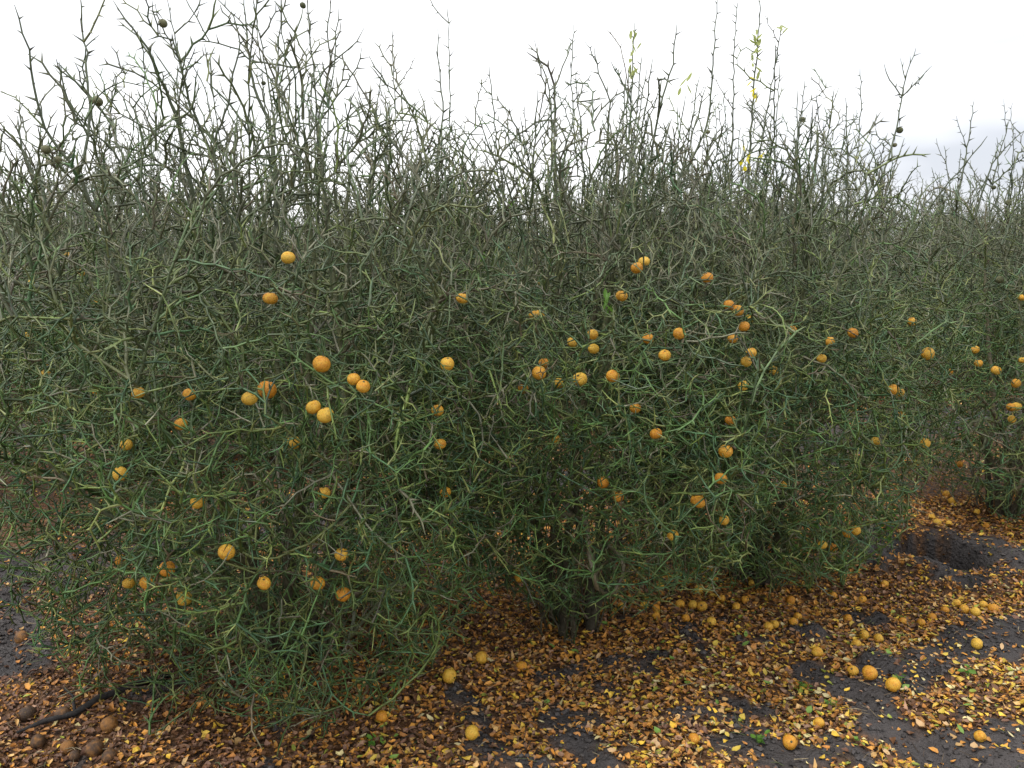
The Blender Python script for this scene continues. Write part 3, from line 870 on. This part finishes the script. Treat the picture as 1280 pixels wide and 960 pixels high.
# ------------------------------------------------------------------ rows of shrubs behind, copied
def copy_tree(src, loc, rz, sc, label, group):
    r = src.copy(); COL.objects.link(r)
    r.location = loc; r.rotation_euler = (0, 0, rz); r.scale = (sc, sc, sc)
    tag(r, label, 'shrub', group)
    for ch in src.children:
        if ch.name.startswith('leaf') or (ch.name.startswith('fruit') and RND.random() < .55): continue
        c = ch.copy(); COL.objects.link(c); c.parent = r
        for g in ch.children:
            d = g.copy(); COL.objects.link(d); d.parent = c
    return r
ROWS = [(3.0, np.arange(-2.6, 10.2, 1.02), 'thorny citrus shrub in the second row, across the bare alley', 'thorny citrus shrubs in the second row'),
        (6.0, np.arange(-5.0, 11.5, 1.15), 'thorny citrus shrub in the third row, seen past the second', 'thorny citrus shrubs in the third row'),
        (9.2, np.arange(-7.5, 9.0, 1.3), 'distant thorny citrus shrub in the farthest row', 'thorny citrus shrubs in the farthest row')]
src = [s2.root, s3.root, s5.root, s6.root]
for off, ts, lb, gp in ROWS:
    for i, t in enumerate(ts):
        p = ROW_O + ROW_DIR * (t + RND.gauss(0, .08)) + ROW_NRM * (off + RND.gauss(0, .06))
        if abs(p[0] / p[1]) > .78 or p[1] < 3: continue
        copy_tree(src[(i + int(off)) % 4], (p[0], p[1], hgt(p[0], p[1])), RND.uniform(0, 6.28), RND.uniform(.92, 1.06), lb, gp)

# ------------------------------------------------------------------ leaf litter
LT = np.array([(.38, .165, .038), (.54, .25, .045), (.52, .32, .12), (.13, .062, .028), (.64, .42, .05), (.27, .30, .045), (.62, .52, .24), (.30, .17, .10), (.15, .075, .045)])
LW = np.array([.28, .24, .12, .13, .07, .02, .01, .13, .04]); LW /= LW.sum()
def scatter(n, x0, x1, y0, y1, scale, dens_pow=1.0):
    x = NPR.uniform(x0, x1, n); y = NPR.uniform(y0, y1, n)
    keep = (np.abs(x) < y * .72 + .25)
    x, y = x[keep], y[keep]
    dens = np.clip(1 - soil_amount(x, y), .05 + .16 * np.clip(vnoise(x, y, .12, 31) + .25, 0, 1) * (np.hypot(x - HOLE[0], y - HOLE[1]) > .26), 1)
    u, v = row_coords(x, y)
    k = NPR.rand(len(x)) < dens
    return x[k], y[k]
def litter_mesh(x, y, lo, hi):
    n = len(x)
    rgh = lo + (hi - lo) * NPR.rand(n) ** 1.35
    ci = NPR.choice(len(LT), n, p=LW)
    u, v = row_coords(x, y)
    fresh = np.clip((-v - .2) / .8, 0, 1) * np.clip((x + .3) / 1.2, 0, 1)       # yellower leaves in the open, browner ones under the shrubs
    sw = NPR.rand(n)
    ci = np.where((sw < .10 * fresh), 4, ci); ci = np.where((sw > 1 - .03 * fresh), 5, ci); ci = np.where((sw > .25) & (sw < .25 + .035 * fresh), 6, ci)
    wet_shade = np.clip((-.2 - x) / .8, 0, 1)  # dark wet leaves near the large shrub, with its shade put into the colour
    ci = np.where((sw > .3) & (sw < .3 + .33 * wet_shade), 3, ci); ci = np.where((sw > .64) & (sw < .64 + .2 * wet_shade), 8, ci)
    rot = NPR.rand(n) < .26 * np.clip(.35 + vnoise(x, y, .28, 51) + .5 * vnoise(x, y, .1, 52), 0, 1)      # patches of older, rotting leaves
    ci = np.where(rot, np.where(sw < .5, 3, 8), ci)
    col = LT[ci] * NPR.uniform(.7, 1.3, (n, 1))
    yaw = NPR.uniform(0, 2 * np.pi, n); tx = NPR.normal(0, .2, n); ty = NPR.normal(0, .2, n)
    L = LEAF_V.copy(); L[:, 0] -= .5
    V = np.repeat(L[None], n, 0) * rgh[:, None, None]
    V[:, :, 1] *= NPR.uniform(.8, 1.3, (n, 1))
    V[:, :, :2] += NPR.normal(0, .07, (n, 7, 2)) * rgh[:, None, None]
    curl = NPR.normal(.3, .7, n)
    V[:, :, 2] += (curl / rgh)[:, None] * V[:, :, 0] ** 2
    V[:, :, 2] += (NPR.normal(.4, .5, n))[:, None] * np.abs(V[:, :, 1])
    cz, sz = np.cos(yaw), np.sin(yaw)
    X = V[:, :, 0] * cz[:, None] - V[:, :, 1] * sz[:, None]
    Y = V[:, :, 0] * sz[:, None] + V[:, :, 1] * cz[:, None]
    Z = V[:, :, 2] + X * np.tan(tx)[:, None] + Y * np.tan(ty)[:, None]
    mn = Z.min(1)
    z0 = height(x, y) + NPR.uniform(.0005, .016, n) * (1 - .8 * soil_amount(x, y)) - np.minimum(mn, 0) * .55
    W = np.stack([X + x[:, None], Y + y[:, None], Z + z0[:, None]], -1).reshape(-1, 3)
    Fc = (np.arange(n)[:, None, None] * 7 + LEAF_F[None]).reshape(-1, 3)
    C = np.repeat(col, 7, 0) * np.tile(np.linspace(.88, 1.12, 7), n)[:, None]
    return mesh_from('leaf_litter', W, [Fc], M_litter, C, smooth=False)
xa, ya = scatter(150000, -2.4, 3.6, 1.9, 4.6, 1)
xb, yb = scatter(45000, -5.0, 5.6, 4.6, 8.0, 1)
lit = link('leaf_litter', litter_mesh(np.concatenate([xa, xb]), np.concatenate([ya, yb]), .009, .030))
tag(lit, 'thick litter of fallen brown, orange and yellow leaves under the shrubs', 'leaf litter', kind='stuff')


# clods and crumbs of soil on the bare patches
def clods(n):
    x = NPR.uniform(-2.4, 3.4, n * 6); y = NPR.uniform(1.9, 4.8, n * 6)
    k = (NPR.rand(len(x)) < soil_amount(x, y)) & (np.abs(x) < y * .72 + .2)
    x, y = x[k][:n], y[k][:n]
    m = len(x)
    O = np.array([(1, 0, 0), (-1, 0, 0), (0, 1, 0), (0, -1, 0), (0, 0, 1), (0, 0, -1), (.6, .6, .5), (-.6, .6, .45), (-.6, -.6, .5), (.6, -.6, .45)], float)
    Fo = np.array([(6, 4, 0), (6, 2, 4), (6, 0, 2), (7, 4, 2), (7, 1, 4), (7, 2, 1), (8, 4, 1), (8, 3, 4), (8, 1, 3), (9, 4, 3), (9, 0, 4), (9, 3, 0), (0, 5, 2), (2, 5, 1), (1, 5, 3), (3, 5, 0)])
    s = .0016 + .010 * NPR.rand(m) ** 4
    V = O[None] * s[:, None, None] * NPR.uniform(.65, 1.25, (m, 10, 3))
    yw = NPR.uniform(0, 6.28, m)
    X = V[:, :, 0] * np.cos(yw)[:, None] - V[:, :, 1] * np.sin(yw)[:, None]
    Y = V[:, :, 0] * np.sin(yw)[:, None] + V[:, :, 1] * np.cos(yw)[:, None]
    W = np.stack([X + x[:, None], Y + y[:, None], V[:, :, 2] * .8 + (height(x, y) + s * .25)[:, None]], -1).reshape(-1, 3)
    Fc = (np.arange(m)[:, None, None] * 10 + Fo[None]).reshape(-1, 3)
    c = np.array([(.055, .049, .047)]) * NPR.uniform(.6, 1.6, (m, 1))
    return mesh_from('soil_crumbs', W, [Fc], M_bark, np.repeat(c, 10, 0), smooth=False)
cl = link('soil_crumbs', clods(16000))
tag(cl, 'dark crumbs and small clods of soil on the bare patches', 'soil crumbs', kind='stuff')

# short dead twigs dropped on the litter
def debris(n):
    x = NPR.uniform(-2.2, 3.2, n * 2); y = NPR.uniform(1.95, 4.6, n * 2)
    k = np.abs(x) < y * .7 + .1
    x, y = x[k][:n], y[k][:n]
    z = height(x, y)
    ps = []
    for i in range(len(x)):
        a = RND.uniform(0, 6.28); L = RND.uniform(.015, .07); b = a + RND.gauss(0, .5)
        p0 = np.array((x[i], y[i], z[i] + .010)); p1 = p0 + np.array((math.cos(a) * L * .5, math.sin(a) * L * .5, RND.gauss(.003, .004)))
        p2 = p1 + np.array((math.cos(b) * L * .5, math.sin(b) * L * .5, RND.gauss(0, .005)))
        c = np.array(RND.choice(((.07, .05, .035), (.12, .09, .06), (.30, .24, .15), (.09, .11, .05)))); w = RND.uniform(.0009, .0022)
        ps.append((np.array([p0, p1, p2]), np.array([w, w, w * .5]), c, c))
    v, q, c = tubes(ps, 3)
    return mesh_from('twig_debris', v, [q], M_bark, c)
db = link('twig_debris', debris(2200))
tag(db, 'short dead twigs and leaf stalks dropped over the litter', 'twig debris', kind='stuff')

# single leaves that stand out from the litter
KINDS_OF_LEAF = [('pale cream leaf lying on the litter, lighter than the leaves around it', 'pale cream leaves on the litter', (.56, .48, .25)),
         ('bright yellow fallen leaf standing out on the brown litter', 'bright yellow leaves on the litter', (.52, .38, .055)),
         ('fallen leaf still green, lying on the brown litter', 'green leaves on the litter', (.16, .27, .05)),
         ('light tan curled leaf lying on top of the litter', 'tan leaves on top of the litter', (.52, .34, .17))]
lm = [[leaf_mesh('fallen_leaf', M_litter, k[2], c) for c in (.2, .5, .9)] for k in KINDS_OF_LEAF]
made = 0
while made < 260:
    px, py = RND.uniform(430, 1275), RND.uniform(770, 958)
    x, y = on_ground(px, py)
    if RND.random() > .35 + .65 * (px - 430) / 850: continue
    if float(soil_amount(np.array([x]), np.array([y]))[0]) > RND.uniform(.2, 1.2): continue
    k = RND.choices(range(4), (.22, .36, .16, .26))[0]
    o = link('fallen_leaf', RND.choice(lm[k]), None, (x, y, hgt(x, y) + .015))
    sz = RND.uniform(.021, .036)
    o.scale = (sz, sz * RND.uniform(.8, 1.2), sz)
    o.rotation_euler = (RND.gauss(0, .3), RND.gauss(0, .3), RND.uniform(0, 6.28))
    tag(o, KINDS_OF_LEAF[k][0], 'leaf', KINDS_OF_LEAF[k][1])
    made += 1

# ------------------------------------------------------------------ fallen fruits
def fallen(px, py, rp, label, group, meshes=FRUIT):
    x, y = on_ground(px, py + rp * .6)
    t = math.sqrt(x * x + y * y + CAM_H ** 2)
    fr = min(.026, max(.017, rp * (y * CP + CAM_H * SP) / F))
    o = link('fallen_fruit', RND.choice(meshes), None, (x, y, hgt(x, y) + fr * (RND.uniform(.6, .85) if meshes is FRUIT else .45) + .006))
    o.scale = (fr, fr, fr)
    o.rotation_euler = (RND.uniform(0, 6.28), RND.uniform(-1.5, 1.5), RND.uniform(0, 6.28))
    tag(o, label, 'fruit', group)
G1 = 'fallen orange fruit in the cluster beside the bare soil near the dug hole'
for p in [(1196,753,5),(1205,761,6),(1219,765,6),(1229,754,5),(1241,758,6),(1181,763,4)]: fallen(*p, G1, 'fruits clustered beside the bare soil')
G2 = 'fallen orange fruit among leaves beneath the shrub with leaf-tipped shoots'
for p in [(873,739,6),(877,758,7),(866,757,6),(857,777,5),(889,782,6),(902,750,5),(920,761,5),(931,754,4),(850,757,6),(826,735,5),(834,722,5),(820,762,5),(820,773,5),(777,758,5),(805,758,4),(893,726,5),(860,730,5)]: fallen(*p, G2, 'fruits fallen beneath the shrub with leaf-tipped shoots')
G3 = 'fallen orange fruit scattered on the open leaf litter in front of the row'
for p in [(988,750,6),(997,772,5),(960,786,6),(968,783,5),(991,782,5),(1042,740,5),(1078,746,5),(1106,728,5),(1128,775,5),(1165,771,4),(1151,778,4),(1080,793,6),(1098,797,6),(1070,807,6),(1021,820,7),(1023,912,7),(867,933,7),(986,938,9),(1060,770,4),(940,730,4)]: fallen(*p, G3, 'fruits scattered on the open litter')
for p, lb in [((1065,847,7), 'dull fallen fruit at the upper end of the line of three along the soil'), ((1085,862,9), 'fallen orange fruit in the middle of the line of three along the soil'), ((1114,876,9), 'fallen orange fruit at the lower end of the line of three beside the seedling')]: fallen(*p, lb, 'three fruits in a line along the soil')
fallen(1220, 810, 7, 'fallen yellow fruit alone on the wide strip of bare soil', 'lone fruits')
fallen(1223, 935, 7, 'fallen yellow fruit alone among pale leaves beyond the soil strip', 'lone fruits')
G4 = 'fallen orange fruit on brown leaves under the drooping skirt of the large shrub'
for p in [(602,824,8),(652,833,7),(562,850,9),(478,903,8)]: fallen(*p, G4, 'fruits at the edge of the large shrub')
fallen(590, 921, 9, 'brownish orange fallen fruit beside a dark strip of bare soil', 'lone fruits')
G5 = 'fallen orange fruit on the litter behind the dug hole'
for p in [(1171,656,5),(1186,654,4),(1233,652,4),(1263,665,4),(1190,626,5),(1183,617,5),(1221,638,4),(1165,645,4)]: fallen(*p, G5, 'fruits behind the dug hole')
G6 = 'rotten brown fruit among wet leaves near the dark fallen stick'
for p in [(35,893,12),(80,898,10),(138,912,11),(48,928,9),(85,933,9),(119,938,11),(138,949,10),(94,946,7)]: fallen(*p, G6, 'rotten fruits near the stick', FRUIT_B)
G7 = 'dark rotten fruit on the bare wet soil'
for p in [(31,722,7),(28,799,9),(33,745,5)]: fallen(*p, G7, 'rotten fruits on the bare soil', FRUIT_B)

# ------------------------------------------------------------------ dark stick
pts = []
for px, py in [(22, 925), (55, 913), (95, 905), (125, 888), (150, 878), (182, 862), (215, 850)]:
    x, y = on_ground(px, py); pts.append((x, y, hgt(x, y) + .02 + .006 * RND.random()))
v, q, c = tubes([(np.array(pts), np.array([.004, .008, .010, .012, .013, .012, .010]), np.array((.022, .02, .02)), np.array((.03, .026, .024))),
                 (np.array([pts[2], (pts[2][0] - .03, pts[2][1] + .05, pts[2][2] + .03), (pts[2][0] - .08, pts[2][1] + .09, pts[2][2] + .03)]), np.array([.006, .004, .002]), np.array((.022, .02, .02)), np.array((.022, .02, .02)))], 7)
st = link('fallen_stick', mesh_from('fallen_stick', v, [q], M_bark, c))
tag(st, 'dark wet fallen stick lying across brown leaves and rotten fruits', 'stick')

# ------------------------------------------------------------------ seedlings and weeds
weed_leaf = [leaf_mesh('leaf', M_leaf, c, k) for c, k in (((.10, .24, .04), .3), ((.16, .33, .05), .15), ((.36, .42, .05), .25))]
M_stem, nt_, b_ = new_mat('weed_stem'); b_.inputs['Base Color'].default_value = (.09, .15, .04, 1)
def weed(px, py, h, n, spread, leaf, label, group, name='seedling', rootxy=None):
    x, y = rootxy or on_ground(px, py)
    e = bpy.data.objects.new(name, None); COL.objects.link(e); e.location = (x, y, hgt(x, y)); e.empty_display_size = .05
    tag(e, label, 'weed', group)
    stems = []
    tips = []
    for i in range(max(2, n // 6)):
        a = RND.uniform(0, 6.28); q = spread * RND.uniform(.2, 1)
        P = np.array([(0, 0, -.01), (q * .3 * math.cos(a), q * .3 * math.sin(a), h * .5), (q * math.cos(a), q * math.sin(a), h * RND.uniform(.7, 1))])
        stems.append((P, np.array([.0022, .0018, .001]), np.array((.1, .15, .05)), np.array((.1, .15, .05)))); tips.append(P)
    v, q, c = tubes(stems, 4)
    link('stem', mesh_from('stem', v, [q], M_stem, c), e)
    for i in range(n):
        P = RND.choice(tips); f = RND.uniform(.25, 1)
        b = P[0] * (1 - f) ** 2 + P[1] * 2 * f * (1 - f) + P[2] * f * f
        o = link('leaf', RND.choices(weed_leaf, (.5, .4, .1))[0], e, (b[0] + RND.gauss(0, .012), b[1] + RND.gauss(0, .012), b[2] + RND.uniform(0, .008)))
        k = leaf * RND.uniform(.7, 1.2); o.scale = (k, k, k)
        o.rotation_euler = (RND.gauss(0, .4), RND.gauss(0, .4), RND.uniform(0, 6.28))
for (px, py, lb) in [(1124, 868, 'tiny green seedling beside the lowest of the three fruits in line'), (1036, 893, 'small bluish green seedling at the edge of bare soil'),
                     (1148, 698, 'small green seedling on the rim of the dug hole'), (1005, 868, 'tiny seedling among yellow leaves on the open litter'), (1210, 858, 'tiny green sprout on the wide strip of bare soil'), (945, 940, 'small green sprout beside a bare soil patch and fallen fruit'), (465, 935, 'low green weed under the skirt of the large shrub')]:
    weed(px, py, .035, 9, .035, .026, lb, 'seedlings on the ground')
for (px, py, h, n, sp, lb) in [(1010, 736, .30, 60, .20, 'leafy green weed clump under the shrub beside the dug hole'), (1054, 730, .40, 66, .20, 'taller yellow-green weed clump between the shrub and the hole'), (1096, 714, .36, 44, .16, 'light green weed clump behind the dug hole'), (505, 790, .14, 26, .12, 'green weed clump between the two big shrubs')]:
    weed(px, py, h, n, sp, .045, lb, 'leafy weeds under the shrubs', 'weed_clump')

# ------------------------------------------------------------------ bare trees on the horizon
def far_tree(x, y, h, seed, label):
    r = random.Random(seed)
    e = bpy.data.objects.new('bare_tree', None); COL.objects.link(e); e.location = (x, y, hgt(x, y) - .05)
    tag(e, label, 'tree', 'bare trees on the horizon')
    col = np.array((.12, .11, .11))
    tr = grow(r, (0, 0, 0), (0, 0, 1), (r.uniform(-.4, .4), 0, h * .55), h * .06, .04, .2, 6, 14, .04)
    v, q, c = tubes([(np.array(tr), np.linspace(h * .022, h * .010, len(tr)), col, col)], 7)
    link('trunk', mesh_from('trunk', v, [q], M_bark, c), e)
    br = []
    tips = [(tr[i], 1.0) for i in range(3, len(tr))] * 3
    for lev, (cnt, L, rad) in enumerate([(22, .36, .008), (120, .20, .004), (500, .11, .0022)]):
        new = []
        for _ in range(cnt):
            p, _w = r.choice(tips)
            q_ = rvec(r); d = norm((q_[0], q_[1], abs(q_[2]) * .9 + .25)); l = h * L * r.uniform(.5, 1.1)
            t = (p[0] + d[0] * l, p[1] + d[1] * l, p[2] + d[2] * l + .15 * l)
            pts = grow(r, p, d, t, l / 6, .1, .25, 4, 9, .1)
            br.append((np.array(pts), np.linspace(h * rad, h * rad * .35, len(pts)), col, col))
            new += [(pts[i], 1) for i in range(2, len(pts))]
        tips = new
    v, q, c = tubes(br, 3)
    cr = link('crown', mesh_from('crown', v, [q], M_bark, c), e); cr['kind'] = 'stuff'
for i, (px, y, h) in enumerate([(8, 46, 4.4), (44, 50, 3.8), (82, 55, 3.4), (150, 60, 3.0), (455, 62, 3.6), (-30, 44, 5.0)]):
    far_tree((px - 640) / F * y, y, h, 900 + i, 'small bare leafless tree far off beyond the shrub rows')
